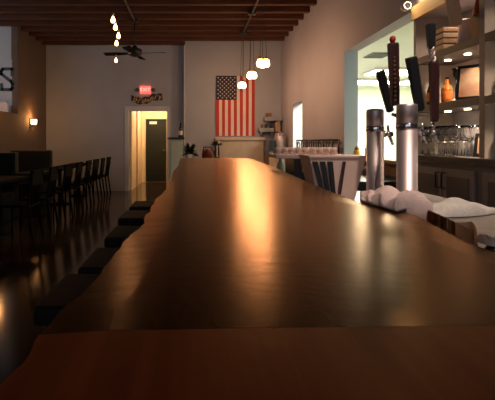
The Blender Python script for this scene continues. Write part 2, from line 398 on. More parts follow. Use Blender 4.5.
handle(loc(t2, pt(420,111,D2)), loc(t2, pt(411,57,D2-.03)), .047, .032, 'black').build('tap_handle', 'black', t2)
h4 = handle(loc(t2, pt(434.5,122,D2)), loc(t2, pt(434,62,D2)), .040, .032, 'maroon').build('tap_handle', 'maroon', t2)
b = MB(); z0 = loc(t2, pt(434,69,D2)); z1 = loc(t2, pt(431,47,D2))
for k in range(3):
    b.tube([z0 + (z1-z0)*(i/14) + Vector((.011*cos(i*.55+k*2.1), .011*sin(i*.55+k*2.1), 0)) for i in range(15)], .005, 6)
b.build('twisted_stem', 'steel', h4)
handle(loc(t2, pt(431.3,49,D2)), loc(t2, pt(430.6,24,D2)), .038, .03, 'black').build('handle_head', 'black', h4)

# towels and loose things by the taps
def edge_r(y): return lerp(ER, y) + .03
def tw_base(x, y): return 1.053 if x < edge_r(y) else .952
def towel1(u, v, top):
    A = Vector((.588,1.50)); Bq = Vector((.605,1.275)); Cq = Vector((.86,1.53)); Dq = Vector((.70,1.80))
    p = (A*(1-u)+Dq*u)*(1-v) + (Bq*(1-u)+Cq*u)*v
    b = tw_base(p.x, p.y)
    if not top: return (p.x, p.y, b)
    edge = min(1, min(u, 1-u)*9)**.5 * min(1, min(v, 1-v)*9)**.5
    z = 1.058 + edge*(.006 + .022*abs(sin(v*2.5*pi+.6+u*.5))**.7 + .003*sin(u*9+v*4) + .020*sin(pi*min(1,u*1.1))*(1-v*.6))
    z = 1.055 + (z-1.055)*min(1, .1+v*2.2)
    if p.x > .78: z -= (p.x-.78)*.25
    return (p.x + .006*sin(v*17), p.y + .006*sin(u*13), max(z, b+.006))
o = MB().shell(36, 40, lambda u, v: towel1(u, v, 1), lambda u, v: towel1(u, v, 0)).build('bar_towel', 'towelp')
tag(o, 'pinkish white folded bar towel draped over the bar edge below the taps', 'towel')
def towel2(u, v, top):
    A = Vector((.93,1.80)); Dq = Vector((1.36,1.92))
    c = A + (Dq-A)*u; wd = .085*(.55+.45*sin(pi*min(1,u*1.05)))*(1 - .45*max(0,u-.75)*4*.5)
    y = c.y + (v-.5)*2*wd; x = c.x + .01*sin(v*7)
    if not top: return (x, y, .952)
    e = max(0, 1-(2*v-1)**2)**.5 * min(1, (1-u)*7, u*12)**.5
    z = .955 + e*(.036 + .020*sin(u*7.2-1.9) + .006*sin(u*23+v*5) + .004*sin(v*14))
    return (x, y, z)
o = MB().shell(44, 18, lambda u, v: towel2(u, v, 1), lambda u, v: towel2(u, v, 0)).build('bar_towel', 'towelw')
tag(o, 'rumpled white towel lying on the steel counter in front of the cabinets', 'towel')
def folder(u, v, top):
    P = [Vector((.655,1.245)), Vector((.64,1.12)), Vector((.625,1.03)), Vector((.622,.955))]
    Q = [Vector((.668,1.262)), Vector((.71,1.23)), Vector((.83,1.25)), Vector((.67,1.03))]
    k = min(2, int(u*3)); f = u*3-k
    a = P[k]*(1-f)+P[k+1]*f; b = Q[k]*(1-f)+Q[k+1]*f; p = a*(1-v)+b*v
    p.x = max(p.x, edge_r(p.y)+.002)
    base = .952
    if not top: return (p.x, p.y, base)
    return (p.x, p.y, base + .006 + (1.057 - .03*v + .010*sin(u*8+v*3)*v - base)*math.sqrt(max(0, 1-v**5)))
o = MB().shell(24, 10, lambda u, v: folder(u, v, 1), lambda u, v: folder(u, v, 0)).build('leather_pouch', 'tan')
tag(o, 'orange brown leather pouch slumped against the bar edge at lower right', 'pouch')
def lump(cx, cy, cz, rx, ry, h, k, name, m, label, cat, lean=0):
    def f(u, v, top):
        a = u*2-1; b = v*2-1
        x = cx + rx*a*math.sqrt(max(0, 1-b*b/2)); yy = cy + ry*b*math.sqrt(max(0, 1-a*a/2))
        if not top: return (x, yy, cz)
        e = max(0, (1-a*a)*(1-b*b))**.4
        return (x, yy, cz+.001 + e*h*(.75+.25*sin(a*k+b*2)*cos(b*k)) )
    return tag(MB().shell(16, 16, lambda u, v: f(u, v, 1), lambda u, v: f(u, v, 0)).build(name, m), label, cat)
lump(.604, .885, 1.0515, .013, .030, .018, 9, 'crumpled_paper', 'pink', 'small crumpled pink paper on the bar edge beside the black bag', 'paper')
lump(.80, 1.02, .952, .105, .08, .105, 4, 'black_bag', 'black', 'soft black bag on the steel counter at the right edge', 'bag')

# caddy on the service counter
cx, cyy = .765, 2.38
cad = thing('slotted_caddy', 'dusty pink slotted plastic caddy standing behind the bar edge', 'caddy', (cx, cyy, .952))
w = MB(); h = .232
def cring(z, hw, hd): return [w.bm.verts.new((x, y, z)) for x, y in ((-hw,-hd),(hw,-hd),(hw+.0,hd),(-hw,hd))]
r0, r1, r2, r3 = cring(0,.10,.08), cring(h,.15,.11), cring(h,.143,.103), cring(.01,.094,.074)
for a, b in ((r0,r1),(r1,r2),(r2,r3)):
    for k in range(4): w._f([a[k], a[(k+1)%4], b[(k+1)%4], b[k]])
w._f(r0[::-1]); w._f(r3); w.build('tub', 'pinkpl', cad)
for t0, t1_, in ((-.075,-.125),(-.048,-.085),(-.02,-.045)):
    m = MB(); y0 = -.083; 
    m.prism([(t0-.009,.03),(t0+.007,.03),(t1_+.016,.205),(t1_-.010,.205)], -.118, -.092); m.build('slot', 'black', cad)
MB().prism([(.005,.03),(.014,.03),(.040,.205),(.026,.205)], -.118, -.092).build('slot', 'maroon', cad)
B(-.155, .155, -.118, .112, h-.006, h+.004, .002).build('rim', 'pinkpl', cad)
MB().tube([(.13,-.06,.17),(.165,-.06,.17),(.185,-.06,.165)], .007).build('handle', 'paper', cad)
# second paler tub right behind
# rack of cups
rk = thing('glass_rack', 'black crate on the service counter behind the slotted caddy', 'crate', (.90, 3.30, .952))
w = MB(); w.box(-.16,.19,-.15,.15,0,.02); w.box(-.16,.19,-.15,-.14,.02,.185); w.box(-.16,.19,.14,.15,.02,.185); w.box(-.16,-.15,-.14,.14,.02,.185); w.box(.18,.19,-.14,.14,.02,.185); w.box(-.15,.18,-.14,.14,.17,.185)
w.build('crate_body', 'black', rk)
B(-.29,.24,-.16,.16,.187,.215,.004).build('tray', 'pinkpl', rk)['label'] = 'pale tray lying across the crate'
B(-.10,-.02,-.158,-.15,.09,.12).build('hand_hole', 'paper', rk)
proto = None; k = 0
for j in range(2):
    for i in range(9):
        loc_ = (.64 + i*.052, 3.22 + j*.07, 1.168)
        if proto is None:
            proto = thing('upturned_cup', 'x', 'cup', loc_, 0, 'small upturned cups on the black crate')
            MB().lathe([(.025,0),(.021,.045),(.017,.05),(.0155,.046),(.021,.003)], n=12).build('cup_body', 'pinkpl', proto); q = proto
        else: q = dup(proto, loc_)
        q['label'] = 'small pale upturned cup on the tray, %s row, %s' % (('front','rear')[j], ('at the left end','second from the left','third from the left','fourth from the left','in the middle','fourth from the right','third from the right','second from the right','at the right end')[i])
# frosted jars and tray by the left end
w = MB().lathe([(.028,0),(.034,.01),(.036,.10),(.028,.13),(.018,.15),(.018,.17)], n=16)
tag(w.build('frosted_jar', 'greenglass', None, (.74, 3.62, .952)), 'pale green frosted glass jar by the far bar edge', 'jar')
proto = None
for i in range(6):
    l_ = (.79+.062*i, 3.80 + .02*(i%2), .952)
    if proto is None:
        proto = thing('stemless_glass', 'x', 'glass', l_, 0, 'frosted tumblers lined up behind the black crate')
        MB().lathe([(.022,0),(.028,.06),(.030,.13),(.028,.175),(.026,.173),(.028,.12),(.02,.01)], n=14).build('glass_body', 'pinkpl', proto); q = proto
    else: q = dup(proto, l_)
    q['label'] = 'pale frosted tumbler behind the black crate, ' + ('leftmost of the row','second from left','third from left','third from right','second from right','rightmost of the row')[i]

# ================================================================ RIGHT SIDE: pass-through ledge, shelves, cabinets
pl = thing('pass_through_ledge', 'brown wooden ledge with boarded apron under the pass-through', 'ledge', (2.2, 5.3, 0))
B(-.06,.24,-1.02,.96,1.02,1.06,.004).build('ledge_top', 'palewood', pl)
w = MB(); 
for i in range(9): w.box(-.03,0,-1.0+.215*i,-1.0+.215*i+.211,.885,1.02,.003)
w.box(0,.05,-1.0,.95,.885,1.02)
w.build('apron', 'wood', pl)
fr = thing('under_counter_fridge', 'black under-counter fridge below the brown ledge', 'fridge', (1.85, 5.3, 0))
B(-.3,.3,-.95,.9,.0,.86,.01).build('fridge_body', 'blackm', fr)
for y0 in (-.94,-.02): 
    dd = B(-.33,-.302,y0,y0+.9,.06,.84,.006).build('door', 'blackm', fr); MB().tube([(-.35,y0+.1,.4),(-.35,y0+.1,.75)], .008).build('handle', 'chrome', dd)
yb = thing('squeeze_bottle', 'yellow squeeze bottle with brown cap at the end of the wooden ledge', 'bottle', (2.25, 5.9, 1.06))
MB().lathe([(.042,0),(.045,.01),(.045,.075),(.03,.095)], n=14).build('bottle_body', 'yellow', yb); MB().lathe([(.032,.095),(.032,.12),(.012,.135),(.006,.155)], n=12).build('cap', 'wood', yb)
for xx, yy, hh, mm, ll in ((2.30,5.62,.12,'paper','white paper carton on the wooden ledge beside the yellow bottle'),(2.24,5.42,.10,'orange','small orange carton on the wooden ledge')):
    tag(B(-.035,.035,-.05,.05,0,hh,.003).build('carton', mm, None, (xx,yy,1.061)), ll, 'carton')

XF = 2.15
su = thing('shelf_unit', 'tall built-in taupe shelf unit with lit shelves on the right', 'shelf unit', (XF, 0, 0))
for y0, y1 in ((4.15,4.19),(3.17,3.23),(2.2,2.24)): B(0,.36,y0,y1,1.14,2.50).build('side_panel', 'taupel', su)
B(.36,.385,2.2,4.19,1.14,2.50).build('back_panel', 'shelfback', su)
B(-.02,.03,2.2,4.20,2.44,2.57).build('header', 'header', su); B(.03,.36,2.2,4.19,2.46,2.50).build('top_panel', 'shelfback', su)
for ya, yb_ in ((3.23,4.15),(2.24,3.17)):
    for z in (2.0, 1.54):
        s_ = B(.0,.36,ya,yb_,z,z+.06,.003).build('shelf', 'taupe', su)
        n_ = (3.32, 3.60, 3.88) if ya > 3 else (2.55, 2.85)  # nearest puck of the far bay is added, post-hidden, to light the picture
        for yy in n_: MB().lathe([(.025,z-.009),(.025,z)], (.15, yy, 0), 16).build('puck_light', 'puck', s_)
for yy in (3.32,3.60,3.88,2.55,2.85):
    for z in (2.0,1.54): lamp('puck_lamp','SPOT',(XF+.15,yy,z-.02), 11, (1,.76,.55), .03, (0,0,0), None, 2.4)
for yy in (3.70, 2.7): lamp('puck_lamp','SPOT',(XF+.15,yy,2.44), 10, (1,.74,.55), .03, (0,0,0), None, 2.6)
bc = thing('back_bar_cabinet', 'taupe cabinet with dark top and black pulls under the shelf unit', 'cabinet', (XF, 0, 0))
B(-.05,.38,2.2,4.19,1.08,1.139,.004).build('worktop', 'ctop', bc); B(0,.37,2.2,4.18,.0,1.08).build('cabinet_body', 'taupel', bc)
def shaker(y0, y1, hy):
    w = MB(); w.box(-.022,-.002,y0,y1,.10,1.035,.002); dd = w.build('door', 'taupel', bc)
    B(-.027,-.0225,y0+.06,y1-.06,.16,.975,.001).build('door_panel', 'taupe', dd)
    MB().tube([(-.025,hy,.87),(-.055,hy,.87),(-.055,hy,1.0),(-.025,hy,1.0)], .007).build('handle', 'blackm', dd)
shaker(3.68,4.12,3.715); shaker(3.26,3.665,3.63); shaker(2.74,3.16,2.79); shaker(2.3,2.72,2.67)

# spot lamp on the wall above
sp = thing('spot_lamp', 'small white spot lamp on the wall left of the shelf header', 'lamp', (XR, 4.32, 2.60))
MB().tube([(0,0,.0),(-.05,0,.02)], .01).build('arm', 'paper', sp)
MB().lathe([(.02,-.05),(.034,-.045),(.045,.02),(.04,.02)], (-.075,0,.02), 14, 'y').build('lamp_head', 'paper', sp)
MB().lathe([(.036,.0),(.03,.012)], (-.075,-.045,.02), 14, 'y').build('lens', 'puck', sp)
lamp('spot_lamp_light', 'SPOT', (XR-.22, 4.22, 2.72), 9, (1,.62,.28), .03, (radians(78), 0, radians(180+25)), None, 2.4)

# ---- top shelf things (z 2.06)
def slats(x, y, z):
    t = thing('tray_stack', 'stack of thin pale wooden trays on the top shelf', 'trays', (x, y, z))
    for i in range(4): B(-.10,.10,-.085,.085,.005+i*.05,.042+i*.05,.004).build('tray', 'palewood' if i%2 else 'header', t)
    B(-.095,.095,-.08,.08,0,.2).build('inner_box', 'maroon', t)
slats(XF+.11, 3.80, 2.062)
tag(B(-.05,.05,-.012,.012,0,.32,.004).build('paddle_board', 'header', None, (XF-.055, 3.42, 2.19), (0, radians(-10), 0)), 'pale tilted wooden board hanging at the front of the top shelf', 'board')
w = MB().lathe([(.07,0),(.075,.02),(.06,.14),(.068,.19),(.055,.20)], n=18); tag(w.build('pitcher', 'cloudy', None, (XF+.10, 3.53, 2.062)), 'cloudy lilac pitcher on the top shelf below the tilted board', 'pitcher')
lump(XF+.12, 3.31, 2.235, .11, .07, .19, 6, 'red_cloth', 'redcloth', 'crumpled red cloth on the cigar box on the top shelf', 'cloth')
tag(B(-.10,.10,-.06,.06,0,.172,.004).build('cigar_box', 'wood', None, (XF+.12, 3.31, 2.062)), 'brown wooden box under the red cloth on the top shelf', 'box')
# ---- middle shelf (z 1.60)
def bottle(name, x, y, z, r, h, m, lab, cat='bottle', label_m=None, group=None):
    t = thing(name, lab, cat, (x, y, z), 0, group)
    MB().lathe([(r*.9,0),(r,.01),(r,h*.55),(r*.85,h*.63),(r*.36,h*.75),(r*.34,h*.95)], n=16).build('bottle_body', m, t)
    MB().lathe([(r*.4,h*.93),(r*.4,h)], n=10).build('cap', 'black', t)
    if label_m: MB().lathe([(r*1.02,h*.15),(r*1.03,h*.16),(r*1.03,h*.45),(r*1.02,h*.46)], n=16).build('label_band', label_m, t)
    return t
bottle('liquor_bottle', XF+.10, 4.06, 1.602, .035, .27, 'darkglass', 'dark bottle with orange label farthest along the middle shelf', label_m='orange')
bottle('liquor_bottle', XF+.13, 3.86, 1.602, .045, .24, 'amber', 'squat amber bottle with orange label left of the goblet', label_m='orange')
bottle('liquor_bottle', XF+.07, 3.93, 1.602, .030, .17, 'amber', 'small orange bottle in front on the middle shelf', label_m='orange')
bottle('liquor_bottle', XF+.21, 3.62, 1.602, .045, .14, 'amber', 'short amber bottle directly behind the goblet stem')
bottle('liquor_bottle', XF+.24, 3.74, 1.602, .04, .15, 'amber', 'short amber bottle left of and behind the goblet stem')
gb = thing('candlestick', 'tall dark candlestick with cup top on a pale round foot', 'candlestick', (XF+.09, 3.66, 1.602))
MB().lathe([(.05,0),(.048,.012),(.02,.02),(.008,.03)], n=18).build('foot', 'paper', gb); MB().lathe([(.007,.03),(.009,.08),(.012,.10),(.007,.13),(.008,.20)], n=12).build('stem', 'blackm', gb)
MB().lathe([(.008,.20),(.02,.215),(.026,.235),(.024,.265),(.034,.275),(.034,.285),(.02,.285)], n=16).build('cup', 'blackm', gb)
def frame(x, y, z, w_, h_, lab, fm='black', tilt=-12, rz=0):
    "picture frame facing -x"
    t = thing('picture_frame', lab, 'picture frame', (x, y, z), rz)
    R = Matrix.Rotation(radians(-tilt), 3, 'Y'); t.rotation_euler = (0, radians(-tilt), rz)
    m = MB(); b_ = .022
    m.box(-.01,.01,-w_/2,w_/2,0,b_); m.box(-.01,.01,-w_/2,w_/2,h_-b_,h_); m.box(-.01,.01,-w_/2,-w_/2+b_,b_,h_-b_); m.box(-.01,.01,w_/2-b_,w_/2,b_,h_-b_)
    m.build('frame', fm, t); B(-.004,.008,-w_/2+b_,w_/2-b_,b_,h_-b_).build('print', 'photo', t); return t
frame(XF+.11, 3.46, 1.606, .27, .29, 'large dark framed picture at the right end of the middle shelf', rz=radians(38))
frame(XF+.10, 3.05, 1.606, .12, .15, 'small silver framed picture on the middle shelf, right bay', 'steel', rz=radians(40))
# ---- counter level (z 1.139)
proto = None
for i in range(6):
    for j in range(3):
        l_ = (XF+.03+j*.095, 3.60+i*.096, 1.141)
        if proto is None:
            proto = thing('wine_glass', 'x', 'glass', l_, 0, 'wine glasses crowded on the back bar top')
            MB().lathe([(.037,0),(.035,.004),(.005,.010),(.0035,.11),(.022,.13),(.042,.17),(.040,.22),(.034,.26),(.032,.26),(.037,.22),(.039,.173),(.019,.135),(.0,.125)], n=18).build('glass_body', 'glass', proto); q = proto
        else: q = dup(proto, l_)
        q['label'] = 'clear stemmed wine glass on the back bar, %s row, %s' % (('front','middle','rear')[j], ('nearest the leaning print','second from the leaning print','third from the leaning print','third from the far end','second from the far end','at the far end')[i])
frame(XF+.10, 3.34, 1.146, .13, .19, 'small dark framed orange print leaning right of the wine glasses', tilt=-20, rz=radians(40))
bottle('liquor_bottle', XF+.17, 3.265, 1.141, .03, .15, 'amber', 'small amber bottle behind the leaning orange print')
bottle('liquor_bottle', XF+.10, 3.08, 1.141, .035, .26, 'darkglass', 'dark bottle on the back bar top just right of the post')
bottle('liquor_bottle', XF+.16, 2.98, 1.141, .04, .22, 'glass', 'clear bottle on the back bar top in the right bay')

# ---- cabinet with scroll rack along the right wall
cw = thing('wall_cabinet', 'low dark cabinet along the mauve right wall', 'cabinet', (2.0, 7.5, 0))
B(-.2,.2,-1.15,1.15,0,1.0,.005).build('cabinet_body', 'chair', cw); B(-.22,.205,-1.17,1.17,1.0,1.04,.004).build('worktop', 'ctop', cw)
rr = thing('scrollwork_rack', 'black scrollwork metal rack on the low cabinet by the right wall', 'rack', (2.08, 7.5, 1.042))
w = MB(); w.tube([(0,-1.1,.25),(0,1.1,.25)], .014); w.tube([(0,-1.1,.05),(0,1.1,.05)], .014); w.tube([(.09,-1.1,.25),(.09,1.1,.25)], .014)
for yy in (-1.1,-.37,.37,1.1): w.tube([(0,yy,0),(0,yy,.25)], .012); w.tube([(.09,yy,0),(.09,yy,.25)], .012)
w.build('rack_frame', 'blackm', rr)
for k in range(8):
    c0 = -1.0+.28*k; w = MB()
    w.tube([(0, c0+.09*cos(a*.5)*(1-a*.02), .15+.07*sin(a*.5)) for a in range(0,13)], .009, 6)
    w.build('scroll', 'blackm', rr)

# ================================================================ KITCHEN
proto = None
for x, y_, lb in ((4.25,8.9,'nearer and upper fluorescent light on the kitchen ceiling, behind the tap handles'),(4.25,10.4,'farther fluorescent kitchen ceiling light directly below the nearer one'),(5.6,10.4,'farther fluorescent kitchen ceiling light on the right, partly hidden by the tap handles')):
    if proto is None:
        proto = thing('ceiling_light', 'x', 'ceiling light', (x,y_,2.75), 0, 'fluorescent kitchen ceiling lights')
        B(-.62,.62,-.31,.31,-.05,-.002).build('housing', 'paper', proto); B(-.58,.58,-.28,.28,-.065,-.051).build('diffuser', 'tube', proto); q = proto
    else: q = dup(proto, (x, y_, 2.75))
    q['label'] = lb
for x, y_ in ((4.3,6.2),(3.4,8.8)): lamp('kitchen_light', 'AREA', (x, y_, 2.68), 170, (1,.98,.82), 1.2, (0,0,0), .3)
v = thing('ceiling_vent', 'dark square vent in the pale kitchen ceiling', 'vent', (3.16, 7.35, 2.75))
B(-.17,.17,-.2,.2,-.02,-.001).build('vent_frame', 'vent', v)
w = MB(); 
for i in range(5): w.box(-.14,.14,-.16+i*.075,-.12+i*.075,-.026,-.02)
w.build('louvre', 'blackm', v)
kt = thing('prep_table', 'white kitchen table standing against the far kitchen wall', 'table', (4.4, 10.9, 0))
B(-1.2,1.2,-.35,.35,.86,.9,.005).build('table_top', 'paper', kt)
for sx in (-1.1,1.1):
    for sy in (-.3,.3): B(sx-.02,sx+.02,sy-.02,sy+.02,0,.86).build('leg', 'steel', kt)

# ================================================================ BACK OF ROOM
# flag
fl = MB(); x0, x1, z0, z1 = pt(216,0,YR).x, pt(254.5,0,YR).x, pt(0,136,YR).z, pt(0,76,YR).z
W_, H_ = x1-x0, z1-z0; ny = 20; nc = 26
def fp(u, v, off=0): return (x0+W_*u, YR-.03-.008*sin(u*9+v*3)-off, z1-H_*v)
for off, rev in ((.003, False), (-.003, True)):
    G = [[fl.bm.verts.new(fp(i/nc, j/ny, off)) for j in range(ny+1)] for i in range(nc+1)]
    for i in range(nc):
        for j in range(ny):
            fl.mi = 2 if (i < 14 and j < 8) else (0 if (i//2)%2 == 0 else 1)
            fl._f([G[i][j], G[i+1][j], G[i+1][j+1], G[i][j+1]])
fl.mi = 1
for r in range(11):
    for c_ in range(9):
        if (r+c_) % 2: continue
        u = (7/13)*(c_+1)/10; v_ = .4*(r+1)/12; cx_, cy_, cz_ = fp(u, v_, .0045)
        vs = []
        for k in range(10):
            rad = .021 if k%2 == 0 else .010; a = pi/2+k*pi/5
            vs.append(fl.bm.verts.new((cx_+rad*cos(a), cy_, cz_+rad*sin(a))))
        fl._f(vs)
tag(fl.build('national_flag', ['fred','fwhite','fblue']), 'stars and stripes flag hanging vertically on the back wall', 'flag')
# exit sign
ex = thing('exit_sign', 'lit red EXIT sign above the doorway', 'exit sign', (pt(145.5,0,YB).x, YB, 2.60))
B(-.14,.14,-.06,0,-.10,.10,.006).build('sign_box', 'exit', ex); text_mesh('lettering', 'EXIT', .13, 'exitl', ex, (0,-.062,-.0), ext=.003)
for s_ in (-1,1): MB().lathe([(.03,0),(.05,-.02),(.05,-.05),(.03,-.055)], (s_*.21,-.0,.0), 12, 'y').build('emergency_lamp', 'vent', ex); 
B(-.2,.2,-.02,-.001,-.02,.02).build('bracket', 'vent', ex)
# wooden script sign
bs = thing('wooden_sign', 'wavy carved wooden Brewery sign between exit sign and doorway', 'sign', (pt(147,0,YB).x, YB, pt(0,99,YB).z))
n = 24; P = []
for i in range(n+1):
    u = i/n; P.append((-.40+.80*u, .055*sin(u*2*pi*1.0+2.6)+.085-.02*sin(u*25)))
for i in range(n+1):
    u = 1-i/n; P.append((-.40+.80*u, .055*sin(u*2*pi*1.0+2.6)-.085+.015*sin(u*21)))
MB().prism(P, -.03, -.002).build('plank', 'maroon', bs)
for i, ch in enumerate('Brewery'):
    u = (i+.8)/7.5; text_mesh('letter', ch, .21, 'gold', bs, (-.40+.80*u, -.034, .055*sin(u*2*pi+2.6)+.005), ext=.004, shear=.3)
# corridor side: host stand with bottle
hs = thing('host_stand', 'pale mint panelled stand with black top beside the doorway', 'stand', (-.41, 10.3, 0))
B(-.15,.17,-.2,.2,0,1.33).build('stand_body', 'mint', hs); B(-.19,.21,-.25,.25,1.33,1.37,.004).build('stand_top', 'black', hs)
B(-.11,.13,-.212,-.2,.1,1.25,.003).build('front_panel', 'mint', hs)
bottle('wine_bottle', pt(180.5,0,10.15).x, 10.15, 1.371, .048, .34, 'darkglass', 'dark wine bottle standing on the black topped stand', label_m='paper')
# counter behind the bar end carrying the plant etc
lc = thing('low_side_table', 'low brown table beyond the end of the bar', 'table', (.20, 8.0, 0))
B(-.42,.5,-.3,.3,.90,.94,.005).build('table_top', 'wood', lc)
for sx in (-.38,.46):
    for sy in (-.26,.26): B(sx-.025,sx+.025,sy-.025,sy+.025,0,.90).build('leg', 'wood', lc)
po = thing('potted_plant', 'dark leafy plant in a small white pot on the low table', 'plant', (-.06, 7.95, .942))
MB().lathe([(.06,0),(.075,.02),(.085,.09),(.075,.09),(.06,.07)], n=18).build('pot', 'paper', po)
w = MB()
for k in range(70):
    a = random.uniform(0,2*pi); el = random.uniform(-.1,1.3); L_ = random.uniform(.18,.34); wd = random.uniform(.025,.045)
    dx, dy, dz = cos(a)*cos(el), sin(a)*cos(el), sin(el); b0 = Vector((dx*.03, dy*.03, .10)); q = []
    side = Vector((-sin(a), cos(a), 0))
    pts = [b0 + Vector((dx,dy,dz))*L_*t - Vector((0,0,1))*.14*t*t*L_*4*.5 for t in (0,.35,.7,1)]
    pts = [Vector((p.x*.7,p.y*.6,max(p.z,.05))) for p in pts]
    ws = [.2, 1, .8, .05]
    A = [w.bm.verts.new(p+side*wd*s_) for p, s_ in zip(pts, ws)]; Bv = [w.bm.verts.new(p-side*wd*s_+Vector((0,0,.002))) for p, s_ in zip(pts, ws)]
    for i in range(3): w._f([A[i],A[i+1],Bv[i+1],Bv[i]])
w.build('foliage', 'leaf', po)
M['kred'] = mat('dull red enamel', (.20,.035,.02), .5, var=.2)
rk_ = thing('red_kettle', 'red kettle on the low table between the plant and the black lamp', 'kettle', (.275, 8.10, .942))
MB().lathe([(.09,0),(.105,.03),(.11,.10),(.085,.15),(.04,.18),(.015,.19)], n=20).build('kettle_body', 'kred', rk_); MB().tube([(-.09,0,.13),(-.07,0,.22),(.07,0,.22),(.09,0,.13)], .012).build('handle', 'black', rk_)
MB().tube([(.09,0,.08),(.16,0,.19)], [.02,.012]).build('spout', 'kred', rk_)
bl = thing('desk_lamp', 'small black mushroom shaped lamp on the low table', 'lamp', (.44, 7.85, .942))
MB().lathe([(.09,0),(.09,.03),(.03,.045)], n=18).build('base', 'black', bl); 
for s_ in (-1,1): MB().tube([(s_*.03,0,.04),(s_*.03,0,.27)], .012).build('post', 'black', bl)
MB().lathe([(.10,.26),(.09,.29),(.05,.325),(.01,.335)], n=18).build('shade', 'black', bl)
# cream half partition under the flag
cp = thing('cream_partition', 'cream half-height partition with pale cap below the flag', 'partition', (1.2, 10.5, 0))
B(-.62,.52,0,.28,0,1.30).build('partition_panel', 'beige', cp); B(-.66,.56,-.04,.29,1.30,1.375,.006).build('cap', 'beige', cp)
w = MB(); w.box(-.55,-.05,-.012,0,.2,1.2); w.box(0,.47,-.012,0,.2,1.2); w.build('raised_panel', 'beige', cp)
# corner: shelves, urn, counter
kc = thing('corner_counter', 'brown counter in the back right corner', 'counter', (1.97, 10.1, 0))
B(-.23,.2,-.3,.3,0,1.0).build('counter_body', 'wood', kc); B(-.25,.21,-.33,.32,1.0,1.04,.004).build('counter_top', 'ctop', kc)
ur = thing('coffee_urn', 'stainless steel coffee urn on the corner counter', 'urn', (2.03, 10.0, 1.042))
MB().lathe([(.12,0),(.13,.02),(.13,.36),(.12,.38)], n=24).build('urn_body', 'steel', ur); MB().lathe([(.135,.38),(.12,.41),(.03,.43),(.025,.46),(.01,.47)], n=20).build('lid', 'steel', ur)
MB().tube([(0,-.12,.06),(0,-.18,.06),(0,-.19,.03)], .012).build('tap', 'black', ur)
tag(B(-.06,.06,-.09,.09,0,.26,.006).build('coffee_grinder', 'black', None, (1.83,10.0,1.041)), 'black boxy grinder left of the coffee urn', 'grinder')
for i, (z_, xa, xb) in enumerate(((pt(0,121,10.6).z,1.76,2.18),(pt(0,132,10.6).z,1.62,1.98))):
    s_ = thing('wall_shelf', ['upper grey wall shelf in the back right corner','lower grey wall shelf in the back right corner'][i], 'shelf', (0, 10.65, z_))
    B(xa,xb,-.14,.149,0,.10,.004).build('board', 'greyshelf', s_)
    for xx in (xa+.06, xb-.06): B(xx-.01,xx+.01,-.10,.149,-.06,0).build('bracket', 'greyshelf', s_)
tag(B(-.055,.065,-.06,.06,0,.37,.004).build('tan_box', 'palewood', None, (2.08,10.62,pt(0,132,10.6).z+.005)), 'tall tan box standing between the two corner shelves', 'box')
zt = pt(0,121,10.6).z+.101; zl = pt(0,132,10.6).z+.101
tag(B(-.07,.07,-.06,.06,0,.09,.01).build('wooden_box','wood',None,(1.86,10.6,zt)), 'brown wooden box on the upper corner shelf','box')
for x, m_, lb in ((1.70,'wood','small brown jar, leftmost on the lower corner shelf'),(1.80,'black','small black jar in the middle of the lower corner shelf')):
    tag(MB().lathe([(.03,0),(.035,.01),(.035,.07),(.02,.09)], n=12).build('spice_jar', m_, None, (x,10.6,zl)), lb, 'jar')
tag(MB().lathe([(.04,0),(.045,.02),(.03,.09),(.035,.13)], n=12).build('pepper_mill','black',None,(1.92,10.6,zl)), 'black mill at the right end of the lower corner shelf','mill')

# ================================================================ CEILING FIXTURES
for x, ya, yb_, lb in ((-1.165,4.0,8.66,'metal conduit under the joists leading to the ceiling fan'),(1.11,4.0,9.6,'metal conduit under the joists above the pendants')):
    cn = thing('ceiling_conduit', lb, 'conduit', (x,0,3.68))
    MB().tube([(0,ya,0),(0,yb_,0)], .018).build('pipe','vent',cn)
    for yy in ((8.6,) if x < 0 else (6.8,8.08,9.5)): B(-.07,.07,yy-.07,yy+.07,-.03,.035,.01).build('junction_box','blackm',cn)
fn = thing('ceiling_fan', 'dark ceiling fan hanging on a long rod', 'fan', (-1.165, 8.6, 3.05))
MB().tube([(0,0,.08),(0,0,.60)], .013).build('rod','blackm',fn)
MB().lathe([(.03,.14),(.06,.09),(.14,.06),(.15,.0),(.13,-.05),(.06,-.08),(.03,-.09)], n=24).build('motor_housing','blackm',fn)
for k, a in enumerate((-8, 82, 172, 262)):
    R = Matrix.Rotation(radians(a),3,'Z') @ Matrix.Rotation(radians(12),3,'X')
    m = MB(); P_ = []
    for i in range(9): 
        u=i/8; P_.append((.13+.50*u, .035+.04*sin(pi*min(1,u*1.1)*.6)))
    Q_ = [(x,-yy) for x,yy in P_[::-1]]
    m.prism(P_+Q_, -.012, -.003, 'z')
    for v_ in m.bm.verts: v_.co = R @ v_.co + Vector((0,0,-.01))
    m.build('blade','chair',fn)
# pendants
pd = thing('pendant_lamp', 'nearest and highest of the three glowing glass pendants', 'pendant lamp', (1.11, 6.8, 2.49), 0, 'glowing pendants above the bar')
for k, (dx, dy) in enumerate(((-.052,0),(.052,0),(0,.07))):
    MB().lathe([(.02,.075),(.036,.068),(.042,.05),(.048,.03),(.050,.005),(.045,-.025),(.03,-.042),(.01,-.047)], (dx,dy,0), 16).build('glass_jar','globe',pd)
    MB().lathe([(.02,.073),(.03,.073),(.03,.115),(.015,.125)], (dx,dy,0), 12).build('brass_cap','brass',pd)
    MB().tube([(dx,dy,.12),(dx*.3,dy*.3,1.165)], .004, 5).build('cord','blackm',pd)
dup(pd, (1.11,8.08,2.50), .6, 'middle of the three glowing glass pendants')
dup(pd, (1.11,9.5,2.50), 1.2, 'farthest and lowest of the three glowing glass pendants')
for y_ in (6.8,8.08,9.5): lamp('pendant_light','POINT',(1.11,y_,2.36), 17, WARM, .07)
